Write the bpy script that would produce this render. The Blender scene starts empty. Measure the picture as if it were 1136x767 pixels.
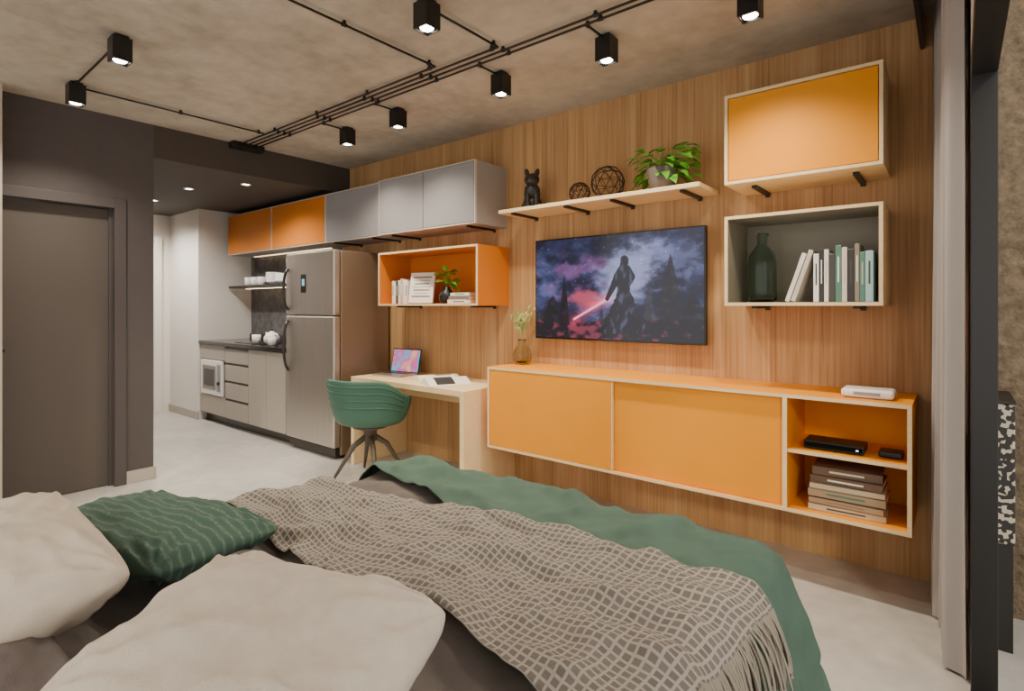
import bpy, bmesh, math, random, time
from mathutils import Vector, Matrix, Euler, noise
random.seed(7)
scene = bpy.context.scene
COL = scene.collection

# ------------------------------------------------------------------ helpers
def lin(c):
    return tuple(((v/255.0)/12.92 if v/255.0 <= 0.04045 else ((v/255.0+0.055)/1.055)**2.4) for v in c)

def group(name, loc=(0,0,0), rz=0, rot=None):
    e = bpy.data.objects.new(name, None)
    e.empty_display_size = 0.05
    e.location = loc
    e.rotation_euler = rot if rot else (0,0,rz)
    COL.objects.link(e)
    return e

def add_mesh(name, verts, faces, mat, parent=None, smooth=False, bevel=0, bseg=2, edges=()):
    me = bpy.data.meshes.new(name)
    me.from_pydata([tuple(v) for v in verts], list(edges), faces)
    me.update()
    ob = bpy.data.objects.new(name, me)
    COL.objects.link(ob)
    if mat is not None:
        for m in (mat if isinstance(mat,(list,tuple)) else [mat]):
            me.materials.append(m)
    if parent: ob.parent = parent
    if smooth:
        for p in me.polygons: p.use_smooth = True
    if bevel > 0:
        b = ob.modifiers.new('bevel','BEVEL'); b.width = bevel; b.segments = bseg; b.limit_method='ANGLE'; b.angle_limit=math.radians(40)
    return ob

BF = [(0,3,2,1),(4,5,6,7),(0,1,5,4),(1,2,6,5),(2,3,7,6),(3,0,4,7)]
def box(name, x0,x1,y0,y1,z0,z1, mat, parent=None, bevel=0, bseg=2):
    v = [(x0,y0,z0),(x1,y0,z0),(x1,y1,z0),(x0,y1,z0),(x0,y0,z1),(x1,y0,z1),(x1,y1,z1),(x0,y1,z1)]
    return add_mesh(name, v, BF, mat, parent, bevel=bevel, bseg=bseg)

def obox(name, center, size, rot, mat, parent=None, bevel=0):
    M = Matrix.Translation(center) @ Euler(rot).to_matrix().to_4x4()
    sx,sy,sz = [s/2 for s in size]
    v = [(-sx,-sy,-sz),(sx,-sy,-sz),(sx,sy,-sz),(-sx,sy,-sz),(-sx,-sy,sz),(sx,-sy,sz),(sx,sy,sz),(-sx,sy,sz)]
    return add_mesh(name, [M@Vector(p) for p in v], BF, mat, parent, bevel=bevel)

def tube(name, pts, r, mat, parent=None, seg=10, cap=True):
    pts = [Vector(p) for p in pts]
    n = len(pts)
    rs = r if isinstance(r,(list,tuple)) else [r]*n
    verts=[]; faces=[]
    up = None
    for i,p in enumerate(pts):
        if i==0: d = pts[1]-pts[0]
        elif i==n-1: d = pts[-1]-pts[-2]
        else: d = (pts[i+1]-pts[i]).normalized()+(pts[i]-pts[i-1]).normalized()
        d.normalize()
        if up is None:
            up = Vector((0,0,1)) if abs(d.z)<0.9 else Vector((1,0,0))
        a = d.cross(up)
        if a.length<1e-4: a = d.cross(Vector((0,1,0)))
        a.normalize()
        b = a.cross(d).normalized(); up = b
        for k in range(seg):
            t = 2*math.pi*k/seg
            verts.append(p + (a*math.cos(t)+b*math.sin(t))*rs[i])
    for i in range(n-1):
        for k in range(seg):
            k2=(k+1)%seg
            faces.append((i*seg+k, i*seg+k2, (i+1)*seg+k2, (i+1)*seg+k))
    if cap:
        faces.append(tuple(range(seg))[::-1]); faces.append(tuple((n-1)*seg+k for k in range(seg)))
    ob = add_mesh(name, verts, faces, mat, parent, smooth=True)
    if cap:
        ob.data.polygons[-1].use_smooth=False; ob.data.polygons[-2].use_smooth=False
    return ob

def lathe(name, prof, loc, mat, parent=None, seg=32, smooth=True):
    verts=[]; faces=[]
    L=Vector(loc)
    for (r,z) in prof:
        for k in range(seg):
            t=2*math.pi*k/seg
            verts.append(L+Vector((r*math.cos(t), r*math.sin(t), z)))
    for i in range(len(prof)-1):
        for k in range(seg):
            k2=(k+1)%seg
            faces.append((i*seg+k, i*seg+k2, (i+1)*seg+k2, (i+1)*seg+k))
    if prof[0][0]>1e-4: faces.append(tuple(range(seg))[::-1])
    return add_mesh(name, verts, faces, mat, parent, smooth=smooth)

# ------------------------------------------------------------------ materials
def newmat(name):
    m = bpy.data.materials.new(name); m.use_nodes=True
    nt = m.node_tree
    return m, nt, nt.nodes['Principled BSDF']

def simple(name, col, rough=0.5, metal=0.0, var=0.0, vscale=8, bump=0.0, bscale=60, coat=0, spec=None, stretch=None, vcol=None, detail=4):
    m, nt, b = newmat(name)
    c = lin(col)
    b.inputs['Base Color'].default_value = (*c,1)
    b.inputs['Roughness'].default_value = rough
    b.inputs['Metallic'].default_value = metal
    if coat: b.inputs['Coat Weight'].default_value = coat
    if spec is not None: b.inputs['Specular IOR Level'].default_value = spec
    tc = nt.nodes.new('ShaderNodeTexCoord')
    mp = nt.nodes.new('ShaderNodeMapping')
    nt.links.new(tc.outputs['Object'], mp.inputs['Vector'])
    if stretch: mp.inputs['Scale'].default_value = stretch
    if var>0 or vcol:
        n = nt.nodes.new('ShaderNodeTexNoise'); n.inputs['Scale'].default_value=vscale; n.inputs['Detail'].default_value=detail
        nt.links.new(mp.outputs[0], n.inputs['Vector'])
        r = nt.nodes.new('ShaderNodeValToRGB')
        r.color_ramp.elements[0].position=0.3; r.color_ramp.elements[1].position=0.7
        d = lin(vcol) if vcol else tuple(v*(1-var) for v in c)
        u = c if vcol else tuple(min(1,v*(1+var)) for v in c)
        r.color_ramp.elements[0].color=(*d,1); r.color_ramp.elements[1].color=(*u,1)
        nt.links.new(n.outputs['Fac'], r.inputs['Fac'])
        nt.links.new(r.outputs[0], b.inputs['Base Color'])
    if bump>0:
        n2 = nt.nodes.new('ShaderNodeTexNoise'); n2.inputs['Scale'].default_value=bscale; n2.inputs['Detail'].default_value=3
        nt.links.new(mp.outputs[0], n2.inputs['Vector'])
        bp = nt.nodes.new('ShaderNodeBump'); bp.inputs['Strength'].default_value=bump; bp.inputs['Distance'].default_value=0.01
        nt.links.new(n2.outputs['Fac'], bp.inputs['Height']); nt.links.new(bp.outputs[0], b.inputs['Normal'])
    return m

def wood_mat(name, c1, c2, c3, rough=0.45, scale=1.0, axis='Z', seams=True, lo=0.36, hi=0.64, spec=0.35):
    m, nt, b = newmat(name); N=nt.nodes; L=nt.links
    tc=N.new('ShaderNodeTexCoord'); mp=N.new('ShaderNodeMapping')
    s=[9*scale]*3; s['XYZ'.index(axis)] = 0.5*scale
    mp.inputs['Scale'].default_value=s
    L.new(tc.outputs['Object'], mp.inputs['Vector'])
    n1=N.new('ShaderNodeTexNoise'); n1.inputs['Scale'].default_value=1.3; n1.inputs['Detail'].default_value=6; n1.inputs['Distortion'].default_value=0.6
    L.new(mp.outputs[0], n1.inputs['Vector'])
    mp2=N.new('ShaderNodeMapping'); s2=[90*scale]*3; s2['XYZ'.index(axis)] = 1.5*scale
    mp2.inputs['Scale'].default_value=s2; L.new(tc.outputs['Object'], mp2.inputs['Vector'])
    n2=N.new('ShaderNodeTexNoise'); n2.inputs['Scale'].default_value=1.0; n2.inputs['Detail'].default_value=3
    L.new(mp2.outputs[0], n2.inputs['Vector'])
    mx=N.new('ShaderNodeMath'); mx.operation='MULTIPLY_ADD'; mx.inputs[1].default_value=0.5
    L.new(n2.outputs['Fac'], mx.inputs[0])
    h=N.new('ShaderNodeMath'); h.operation='MULTIPLY'; h.inputs[1].default_value=0.5; L.new(n1.outputs['Fac'], h.inputs[0])
    L.new(h.outputs[0], mx.inputs[2])
    r=N.new('ShaderNodeValToRGB'); e=r.color_ramp.elements
    e[0].position=lo; e[0].color=(*lin(c1),1); e[1].position=hi; e[1].color=(*lin(c3),1)
    k=e.new(0.5); k.color=(*lin(c2),1)
    L.new(mx.outputs[0], r.inputs['Fac'])
    out=r.outputs[0]
    if seams:
        sx=N.new('ShaderNodeSeparateXYZ'); L.new(tc.outputs['Object'], sx.inputs[0])
        q=N.new('ShaderNodeMath'); q.operation='MULTIPLY'; q.inputs[1].default_value=5.2; L.new(sx.outputs['X'], q.inputs[0])
        fl=N.new('ShaderNodeMath'); fl.operation='FLOOR'; L.new(q.outputs[0], fl.inputs[0])
        wn=N.new('ShaderNodeTexWhiteNoise'); wn.noise_dimensions='1D'; L.new(fl.outputs[0], wn.inputs['W'])
        mr=N.new('ShaderNodeMapRange'); mr.inputs['To Min'].default_value=0.92; mr.inputs['To Max'].default_value=1.04
        L.new(wn.outputs['Value'], mr.inputs['Value'])
        vm=N.new('ShaderNodeVectorMath'); vm.operation='SCALE'; L.new(out, vm.inputs[0]); L.new(mr.outputs[0], vm.inputs['Scale'])
        out=vm.outputs[0]
    L.new(out, b.inputs['Base Color'])
    b.inputs['Roughness'].default_value=rough
    b.inputs['Specular IOR Level'].default_value=spec
    bp=N.new('ShaderNodeBump'); bp.inputs['Strength'].default_value=0.12; bp.inputs['Distance'].default_value=0.003
    L.new(mx.outputs[0], bp.inputs['Height']); L.new(bp.outputs[0], b.inputs['Normal'])
    return m

def concrete(name, c1, c2, rough, s=1.2, bump=0.1, lo=0.36, hi=0.64):
    m, nt, b = newmat(name); N=nt.nodes; L=nt.links
    tc=N.new('ShaderNodeTexCoord')
    n1=N.new('ShaderNodeTexNoise'); n1.inputs['Scale'].default_value=s; n1.inputs['Detail'].default_value=9; n1.inputs['Roughness'].default_value=0.62; n1.inputs['Distortion'].default_value=0.4
    L.new(tc.outputs['Object'], n1.inputs['Vector'])
    n2=N.new('ShaderNodeTexNoise'); n2.inputs['Scale'].default_value=s*12; n2.inputs['Detail'].default_value=6
    L.new(tc.outputs['Object'], n2.inputs['Vector'])
    mx=N.new('ShaderNodeMath'); mx.operation='MULTIPLY_ADD'; mx.inputs[1].default_value=0.3; L.new(n2.outputs['Fac'], mx.inputs[0])
    h=N.new('ShaderNodeMath'); h.operation='MULTIPLY'; h.inputs[1].default_value=0.7; L.new(n1.outputs['Fac'], h.inputs[0]); L.new(h.outputs[0], mx.inputs[2])
    r=N.new('ShaderNodeValToRGB'); e=r.color_ramp.elements
    e[0].position=lo; e[0].color=(*lin(c1),1); e[1].position=hi; e[1].color=(*lin(c2),1)
    L.new(mx.outputs[0], r.inputs['Fac']); L.new(r.outputs[0], b.inputs['Base Color'])
    b.inputs['Roughness'].default_value=rough
    bp=N.new('ShaderNodeBump'); bp.inputs['Strength'].default_value=bump; bp.inputs['Distance'].default_value=0.01
    L.new(n2.outputs['Fac'], bp.inputs['Height']); L.new(bp.outputs[0], b.inputs['Normal'])
    return m

def emis(name, col, s):
    m, nt, b = newmat(name)
    b.inputs['Base Color'].default_value=(*lin(col),1)
    b.inputs['Emission Color'].default_value=(*lin(col),1); b.inputs['Emission Strength'].default_value=s
    return m

def glass(name, col, rough=0.02, ior=1.3):
    m, nt, b = newmat(name)
    b.inputs['Base Color'].default_value=(*lin(col),1); b.inputs['Roughness'].default_value=rough
    b.inputs['Transmission Weight'].default_value=1.0; b.inputs['IOR'].default_value=ior
    return m

M_ceil = concrete('ceiling_concrete',(158,148,134),(194,185,170),0.85,0.9,0.3,0.38,0.62)
M_floor = concrete('floor_concrete',(168,164,157),(196,192,185),0.3,1.0,0.02,0.38,0.62)
M_wood = wood_mat('oak_panelling',(162,121,76),(190,148,100),(204,166,119),0.55)
M_ply = wood_mat('light_plywood',(230,200,150),(236,208,160),(242,218,174),0.5,1.0,'X',seams=False,lo=0.3,hi=0.7)
M_orange = simple('orange_laminate',(234,152,22),0.5,var=0.03,vscale=3,spec=0.25)
M_dorange = simple('orange_laminate_kitchen',(210,124,38),0.5,spec=0.25)
M_gray = simple('grey_laminate',(144,142,144),0.45)
M_sidegray = simple('grey_side',(162,157,152),0.5)
M_ingray = simple('taupe_laminate',(148,140,122),0.5)
M_dark = concrete('charcoal_paint',(76,70,69),(82,76,75),0.7,1.5,0.03)
M_door = simple('door_paint',(84,77,72),0.55)
M_doorfr = simple('door_frame_paint',(76,70,70),0.5)
M_soffit = simple('soffit_dark',(72,64,57),0.8)
M_white = simple('white_paint',(228,222,214),0.7)
M_beige = simple('beige_paint',(180,168,152),0.7)
M_base = simple('baseboard_paint',(176,168,158),0.5)
M_black = simple('black_metal',(18,17,17),0.4)
M_blackgl = simple('black_gloss',(10,10,12),0.12)
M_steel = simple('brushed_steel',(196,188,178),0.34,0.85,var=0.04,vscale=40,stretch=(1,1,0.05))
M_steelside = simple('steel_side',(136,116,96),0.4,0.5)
M_dsteel = simple('dark_steel',(70,66,64),0.3,0.8)
M_granite = simple('black_granite',(34,32,32),0.15,var=0.4,vscale=120)
M_kcab = simple('kitchen_taupe',(168,159,148),0.45)
M_tile = simple('backsplash_stone',(86,84,84),0.5,var=0.4,vscale=14,bump=0.3,bscale=30)
M_whitecer = simple('white_ceramic',(238,235,230),0.2)
M_greench = simple('green_shell',(58,100,84),0.5,bump=0.15,bscale=200)
M_leg = simple('smoked_wood',(84,74,64),0.5)
M_leaf = simple('leaf_green',(96,164,44),0.45,var=0.45,vscale=25)
M_leaf2 = simple('pale_leaf',(160,170,100),0.5,var=0.3,vscale=25)
M_soil = simple('soil',(50,36,26),0.9,bump=0.5)
M_pot = simple('pot_grey',(116,104,96),0.6,bump=0.1)
M_bottle = glass('green_glass',(212,226,218),0.02,1.25)
M_amber = glass('clear_glass',(238,238,226),0.02,1.22)
M_curtain = simple('curtain_linen',(168,161,157),0.85,bump=0.1,bscale=300)
M_outwall = simple('outdoor_render',(108,94,76),0.95,var=0.35,vscale=30,bump=1.0,bscale=70)
M_lens = emis('lamp_lens',(255,246,232),16)
M_paper = simple('paper',(236,230,218),0.8)
M_pillow = simple('linen_cream',(208,196,180),0.9,var=0.05,vscale=30,bump=0.3,bscale=350)
M_duvet = simple('linen_taupe',(96,88,83),0.9,var=0.06,vscale=20,bump=0.25,bscale=300)
M_duvet2 = simple('linen_taupe_pillow',(104,96,94),0.9,var=0.05,vscale=20,bump=0.25,bscale=300)
M_greencloth = simple('green_cotton',(76,98,86),0.85,var=0.1,vscale=10,bump=0.2,bscale=300,spec=0.2)
M_teal = simple('teal_sheet',(120,156,140),0.85,bump=0.1)
M_fringe = simple('fringe_yarn',(144,135,121),0.9)

M_gpil, nt, b = newmat('green_stripe_cushion')
uv=nt.nodes.new('ShaderNodeUVMap'); uv.uv_map='UVMap'
wv=nt.nodes.new('ShaderNodeTexWave'); wv.inputs['Scale'].default_value=4.2; wv.bands_direction='Y'; wv.inputs['Distortion'].default_value=0.3
br=nt.nodes.new('ShaderNodeTexNoise'); br.inputs['Scale'].default_value=70
nt.links.new(uv.outputs[0], wv.inputs['Vector']); nt.links.new(uv.outputs[0], br.inputs['Vector'])
mu=nt.nodes.new('ShaderNodeMath'); mu.operation='MULTIPLY'; nt.links.new(wv.outputs['Fac'],mu.inputs[0]); nt.links.new(br.outputs['Fac'],mu.inputs[1])
rp=nt.nodes.new('ShaderNodeValToRGB'); rp.color_ramp.elements[0].position=0.3; rp.color_ramp.elements[0].color=(*lin((62,88,76)),1)
rp.color_ramp.elements[1].position=0.62; rp.color_ramp.elements[1].color=(*lin((98,118,104)),1)
nt.links.new(mu.outputs[0],rp.inputs['Fac']); nt.links.new(rp.outputs[0],b.inputs['Base Color']); b.inputs['Roughness'].default_value=0.9

M_throw, nt, b = newmat('woven_check_throw')
N=nt.nodes; L=nt.links
uv=N.new('ShaderNodeUVMap'); uv.uv_map='UVMap'
bk=N.new('ShaderNodeTexBrick'); bk.offset=0; bk.squash=1
bk.inputs['Scale'].default_value=1.0
bk.inputs['Brick Width'].default_value=0.019; bk.inputs['Row Height'].default_value=0.0175
bk.inputs['Mortar Size'].default_value=0.0028; bk.inputs['Mortar Smooth'].default_value=0.15
bk.inputs['Color1'].default_value=(*lin((100,93,86)),1); bk.inputs['Color2'].default_value=(*lin((112,104,97)),1)
bk.inputs['Mortar'].default_value=(*lin((154,146,135)),1)
L.new(uv.outputs[0], bk.inputs['Vector'])
L.new(bk.outputs['Color'], b.inputs['Base Color']); b.inputs['Roughness'].default_value=0.95
bp=N.new('ShaderNodeBump'); bp.inputs['Strength'].default_value=0.4; bp.inputs['Distance'].default_value=0.004
nz=N.new('ShaderNodeTexNoise'); nz.inputs['Scale'].default_value=250; L.new(uv.outputs[0], nz.inputs['Vector'])
L.new(nz.outputs['Fac'], bp.inputs['Height']); L.new(bp.outputs[0], b.inputs['Normal'])

# ------------------------------------------------------------------ camera
H=1.28
cd=bpy.data.cameras.new('camera'); cam=bpy.data.objects.new('camera',cd); COL.objects.link(cam)
cam.location=(0,0,H); cam.rotation_euler=(math.radians(90),0,math.radians(39.0))
cd.sensor_width=36; cd.lens=36*610/1136; cd.shift_y=-43.5/1136; cd.clip_start=0.02
scene.camera=cam

# ------------------------------------------------------------------ room shell
D=3.2; CZ=2.63; XL=-4.645; KZ=2.385; XW=0.036; XO=0.10
box('floor',-7.7,1.6,-1.6,3.4,-0.1,0,M_floor)
box('ceiling',XL,XO,-1.6,3.4,CZ,CZ+0.15,M_ceil)
box('ceiling_kitchen_soffit',-7.7,XL,1.5,3.4,KZ,CZ+0.15,M_soffit)
box('wall_back',-7.7,XO,3.225,3.4,0,KZ,M_white)
box('wall_back_upper',XL,XO,3.225,3.4,KZ,CZ,M_white)
box('wall_panelling_oak',-4.78,-0.087,D,3.224,0.0,CZ,M_wood)
box('wall_backsplash',-6.67,-4.79,D,3.224,0.0,KZ,M_tile)
w=group('wall_left')
box('pier_right',-4.8,XL,1.31,1.5,0,CZ,M_dark,w)
box('over_door',-4.8,XL,0.5,1.31,2.03,CZ,M_dark,w)
box('pier_left',-4.8,XL,-1.6,0.5,0,CZ,M_dark,w)
box('wall_corridor_side',-7.55,-4.8,1.38,1.5,0,CZ,M_dark)
box('wall_beige_return',-4.64,-4.46,-1.6,0.64,0,CZ-0.002,M_beige)
d=group('door_1')
box('door_leaf',-4.76,-4.71,0.52,1.255,0.005,1.97,M_door,d,0.002)
box('frame_right',-4.79,-4.63,1.255,1.325,0,2.045,M_doorfr,d,0.003)
box('frame_left',-4.79,-4.645,0.505,0.52,0,2.045,M_doorfr,d,0.003)
box('frame_top',-4.79,-4.63,0.645,1.255,1.975,2.045,M_doorfr,d,0.003)
box('stop',-4.71,-4.69,1.235,1.255,0,1.975,M_doorfr,d)
tube('handle',[(-4.71,0.58,1.0),(-4.66,0.58,1.0),(-4.66,0.68,1.0)],0.009,M_dsteel,d)
box('baseboard_left',-4.645,-4.63,1.327,1.505,0,0.09,M_base,None,0.002)
box('baseboard_left_end',-4.8,-4.63,1.5,1.514,0,0.09,M_base,None,0.002)
box('wall_kitchen_end',-7.5,-6.67,2.6,3.224,0,KZ,M_white)
box('baseboard_kitchen',-7.5,-6.655,2.585,2.6,0,0.09,M_base)
box('wall_entrance',-7.7,-7.5,1.3,3.224,0,KZ,M_white)
d=group('door_2')
box('door_leaf',-7.5,-7.485,1.62,2.42,0.0,2.05,M_whitecer,d,0.003)
box('frame',-7.5,-7.465,2.42,2.5,0,2.12,M_white,d,0.003)
box('frame_top',-7.5,-7.465,1.55,2.42,2.05,2.12,M_white,d,0.003)
tube('handle',[(-7.485,2.35,1.0),(-7.44,2.35,1.0),(-7.44,2.24,1.0)],0.01,M_steel,d)

w=group('wall_right')
box('pier',XW,XO,2.385,3.224,0,CZ,M_white,w)
box('lintel',XW,XO,-1.6,2.385,2.09,CZ,M_white,w)
wd=group('window_1')
box('stile_far',XW-0.002,XO,2.30,2.384,0.0,2.085,M_black,wd,0.002)
box('head',XW-0.002,XO,-1.6,2.30,2.02,2.085,M_black,wd,0.002)
box('sill',XW-0.002,XO,-1.6,2.30,0.0,0.02,M_black,wd,0.002)
box('stile_mid',XW+0.012,XO,0.05,0.13,0.02,2.02,M_black,wd,0.002)
mg,nt,bb=newmat('window_glass'); bb.inputs['Base Color'].default_value=(1,1,1,1); bb.inputs['Roughness'].default_value=0; bb.inputs['Transmission Weight'].default_value=1; bb.inputs['IOR'].default_value=1.02
box('pane',0.062,0.066,-1.5,0.05,0.06,2.02,mg,wd)
# balcony outside
box('wall_balcony',XO+0.001,1.6,3.05,3.3,0,2.9,M_outwall)
mp_,nt,bb=newmat('pebbles')
tc=nt.nodes.new('ShaderNodeTexCoord'); vo=nt.nodes.new('ShaderNodeTexVoronoi'); vo.inputs['Scale'].default_value=70
nt.links.new(tc.outputs['Object'],vo.inputs['Vector'])
rr=nt.nodes.new('ShaderNodeValToRGB'); rr.color_ramp.interpolation='CONSTANT'
rr.color_ramp.elements[0].color=(0.01,0.01,0.01,1); rr.color_ramp.elements[1].position=0.55; rr.color_ramp.elements[1].color=(0.42,0.37,0.30,1)
nt.links.new(vo.outputs['Color'],rr.inputs['Fac']); nt.links.new(rr.outputs[0],bb.inputs['Base Color'])
g=group('pebble_planter')
box('body',XO+0.004,0.165,2.72,3.04,0.40,0.92,mp_,g,0.006)
box('rim',XO+0.002,0.168,2.71,3.045,0.92,0.93,M_black,g,0.003)
box('plinth',XO+0.006,0.16,2.73,3.03,0,0.40,M_black,g)

box('trim_1',-0.135,-0.12,-1.6,3.199,2.48,CZ-0.001,M_dsteel)
def curtain():
    ny,nz=280,30
    vs=[];fs=[]
    for j in range(nz+1):
        t=j/nz; z=0.012+(CZ-0.03)*t
        for i in range(ny+1):
            s=i/ny
            y=2.42+0.70*s + 0.02*math.sin(3*t+5*s)
            ph=1.2+2*math.pi*(7.5*s)+0.5*math.sin(2.2*t+4*s)
            a=0.030*(0.8+0.2*math.sin(9*s+2*(1-t)))*(0.8+0.3*(1-t))
            x=-0.006-0.050*s-0.012*(1-t)*s+a*math.sin(ph)+0.005*math.sin(2.7*ph+3*t)
            vs.append((min(x,XW-0.005),y,z))
    for j in range(nz):
        for i in range(ny):
            a=j*(ny+1)+i; fs.append((a,a+1,a+ny+2,a+ny+1))
    return add_mesh('curtain',vs,fs,M_curtain,smooth=True)
curtain()

# ------------------------------------------------------------------ ceiling conduits + lamps
g=group('ceiling_conduit')
zt=CZ-0.02
def pipe(a,b):
    tube('pipe',[a,b],0.006,M_black,g,8)
    a=Vector(a);b=Vector(b); n=max(1,int((b-a).length/0.55))
    d=(b-a).normalized()
    for i in range(n+1):
        p=a+(b-a)*((i+0.08)/(n+0.16))
        tube('coupler',[p-d*0.012,p+d*0.012],0.010,M_black,g,8)
        box('clip',p.x-0.006,p.x+0.006,p.y-0.006,p.y+0.006,zt,CZ,M_black,g)
for (y,x1) in ((2.10,-2.25),(2.145,-1.83),(2.19,0.02),(2.235,0.02)):
    pipe((XL+0.02,y,zt),(min(x1,-0.14),y,zt))
pipe((-2.25,2.10,zt),(-2.25,0.4,zt))
pipe((-1.83,2.145,zt),(-1.83,1.65,zt))
for x in (-0.68,-1.36,-2.05,-2.97,-3.585):
    pipe((x,2.235,zt),(x,2.43,zt))
pipe((-4.15,2.09,zt),(-4.15,0.92,zt)); pipe((-4.15,0.915,zt),(-3.253,0.905,zt))
box('junction_plate',XL+0.002,XL+0.09,2.04,2.30,CZ-0.05,CZ-0.001,M_black,g,0.003)

LAMPS=[(-0.68,2.44),(-1.36,2.43),(-2.05,2.43),(-2.97,2.43),(-3.585,2.45),(-1.82,1.65),(-3.253,0.903),(-4.14,0.923)]
def spotlamp(x,y,e):
    g=group('ceiling_spotlight',(x,y,CZ))
    a=0.042;hh=0.115
    box('mount',-0.03,0.03,-0.03,0.03,-0.014,0,M_black,g)
    for nm,(x0,x1,y0,y1) in {'side_1':(-a,a,-a,-a+0.006),'side_2':(-a,a,a-0.006,a),'side_3':(-a,-a+0.006,-a+0.006,a-0.006),'side_4':(a-0.006,a,-a+0.006,a-0.006)}.items():
        box(nm,x0,x1,y0,y1,-hh-0.014,-0.014,M_black,g)
    box('top',-a+0.006,a-0.006,-a+0.006,a-0.006,-0.03,-0.014,M_black,g)
    box('core',-a+0.006,a-0.006,-a+0.006,a-0.006,-hh-0.006,-0.03,M_black,g)
    lathe('lens',[(0.0,-hh-0.0105),(0.028,-hh-0.0105),(0.031,-hh-0.006)],(0,0,0),M_lens,g,24)
    ld=bpy.data.lights.new('spot','SPOT'); ld.energy=e; ld.color=(1,0.87,0.70); ld.spot_size=math.radians(130); ld.spot_blend=0.9; ld.shadow_soft_size=0.04
    lo=bpy.data.objects.new('lamp_light',ld); COL.objects.link(lo); lo.parent=g; lo.location=(0,0,-hh-0.03)
for (x,y) in LAMPS: spotlamp(x,y,70)

def downlight(x,y,e):
    g=group('recessed_downlight',(x,y,KZ))
    lathe('ring',[(0.045,-0.001),(0.045,-0.006),(0.034,-0.006),(0.03,-0.001)],(0,0,0),M_white,g,24)
    lathe('lens',[(0.0,-0.003),(0.03,-0.003)],(0,0,0),M_lens,g,20)
    ld=bpy.data.lights.new('spot','SPOT'); ld.energy=e; ld.color=(1,0.92,0.82); ld.spot_size=math.radians(150); ld.spot_blend=0.9; ld.shadow_soft_size=0.04
    lo=bpy.data.objects.new('lamp_light',ld); COL.objects.link(lo); lo.parent=g; lo.location=(0,0,-0.03)
for x,y in ((-5.6,2.1),(-6.5,2.1),(-7.1,2.1),(-5.0,2.35)): downlight(x,y,75)

# ------------------------------------------------------------------ cabinets
def bracket(g,x,z,w=0.024,dep=0.26):
    box('bracket_arm',x-w/2,x+w/2,D-dep,D-0.001,z-0.014,z,M_black,g)
    box('bracket_plate',x-w/2,x+w/2,D-0.006,D-0.001,z-0.024,z-0.014,M_black,g)

def openbox(g,x0,x1,y0,y1,z0,z1,t,mo,mi,me):
    box('bottom',x0,x1,y0,y1,z0,z0+t,mo,g); box('top',x0,x1,y0,y1,z1-t,z1,mo,g)
    box('side_l',x0,x0+t,y0,y1,z0+t,z1-t,mo,g); box('side_r',x1-t,x1,y0,y1,z0+t,z1-t,mo,g)
    box('back',x0+t,x1-t,y1-0.015,y1,z0+t,z1-t,mi,g)
    e=0.004
    box('edge_b',x0,x1,y0-e,y0,z0,z0+t,me,g); box('edge_t',x0,x1,y0-e,y0,z1-t,z1,me,g)
    box('edge_l',x0,x0+t,y0-e,y0,z0+t,z1-t,me,g); box('edge_r',x1-t,x1,y0-e,y0,z0+t,z1-t,me,g)

Y0=2.85; YB=D-0.001
g=group('wall_cabinet')
openbox(g,-0.918,-0.248,Y0,YB,1.895,2.345,0.015,M_ply,M_ply,M_ply)
box('door',-0.899,-0.267,Y0+0.001,Y0+0.02,1.914,2.326,M_orange,g,0.002)
for x in (-0.80,-0.36): bracket(g,x,1.895)
g=group('open_wall_shelf')
openbox(g,-0.918,-0.248,Y0,YB,1.283,1.733,0.015,M_ply,M_ingray,M_ply)
box('liner_b',-0.903,-0.263,Y0+0.002,YB-0.015,1.298,1.300,M_ingray,g); box('liner_t',-0.903,-0.263,Y0+0.002,YB-0.015,1.716,1.718,M_ingray,g)
box('liner_l',-0.903,-0.901,Y0+0.002,YB-0.015,1.300,1.716,M_ingray,g); box('liner_r',-0.265,-0.263,Y0+0.002,YB-0.015,1.300,1.716,M_ingray,g)
for x in (-0.80,-0.36): bracket(g,x,1.283)
g=group('open_desk_shelf')
openbox(g,-3.733,-2.617,Y0,YB,1.285,1.72,0.015,M_dorange,M_dorange,M_ply)
for x in (-3.6,-2.76): bracket(g,x,1.285)
def doorcab(name,x0,x1,n,md,ms,y0=Y0,z0=1.87,z1=2.32,br=True,me=None,e=0.008):
    g=group(name)
    me=me or M_ply
    box('carcass',x0,x1,y0+0.02,YB,z0,z1,ms,g)
    box('edge_b',x0,x1,y0,y0+0.02,z0,z0+e,me,g); box('edge_t',x0,x1,y0,y0+0.02,z1-e,z1,me,g)
    box('edge_l',x0,x0+e,y0,y0+0.02,z0+e,z1-e,me,g); box('edge_r',x1-e,x1,y0,y0+0.02,z0+e,z1-e,me,g)
    box('shadow_gap',x0+e,x1-e,y0+0.014,y0+0.02,z0+e,z1-e,M_dsteel,g)
    wdt=(x1-x0-2*e)/n
    for i in range(n):
        box('door_%d'%(i+1),x0+e+i*wdt+0.004,x0+e+(i+1)*wdt-0.004,y0-0.001,y0+0.014,z0+e+0.003,z1-e-0.003,md,g,0.002)
    if br:
        for x in (x0+0.12,x1-0.12): 
            bracket(g,x,z0,dep=0.3)
    return g
M_edgeg=simple('pale_edge',(200,190,176),0.5)
doorcab('grey_wall_cabinet',-3.733,-2.643,2,M_gray,M_sidegray,me=M_edgeg)
doorcab('kitchen_wall_cabinet',-4.565,-3.76,1,M_gray,M_sidegray,y0=2.88,me=M_edgeg)
doorcab('orange_kitchen_cabinet',-5.563,-4.567,1,M_dorange,M_kcab,y0=2.88,br=False,me=M_edgeg)
doorcab('orange_kitchen_cabinet',-6.566,-5.565,1,M_dorange,M_kcab,y0=2.88,br=False,me=M_edgeg)
g=group('floating_plank_shelf')
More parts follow.
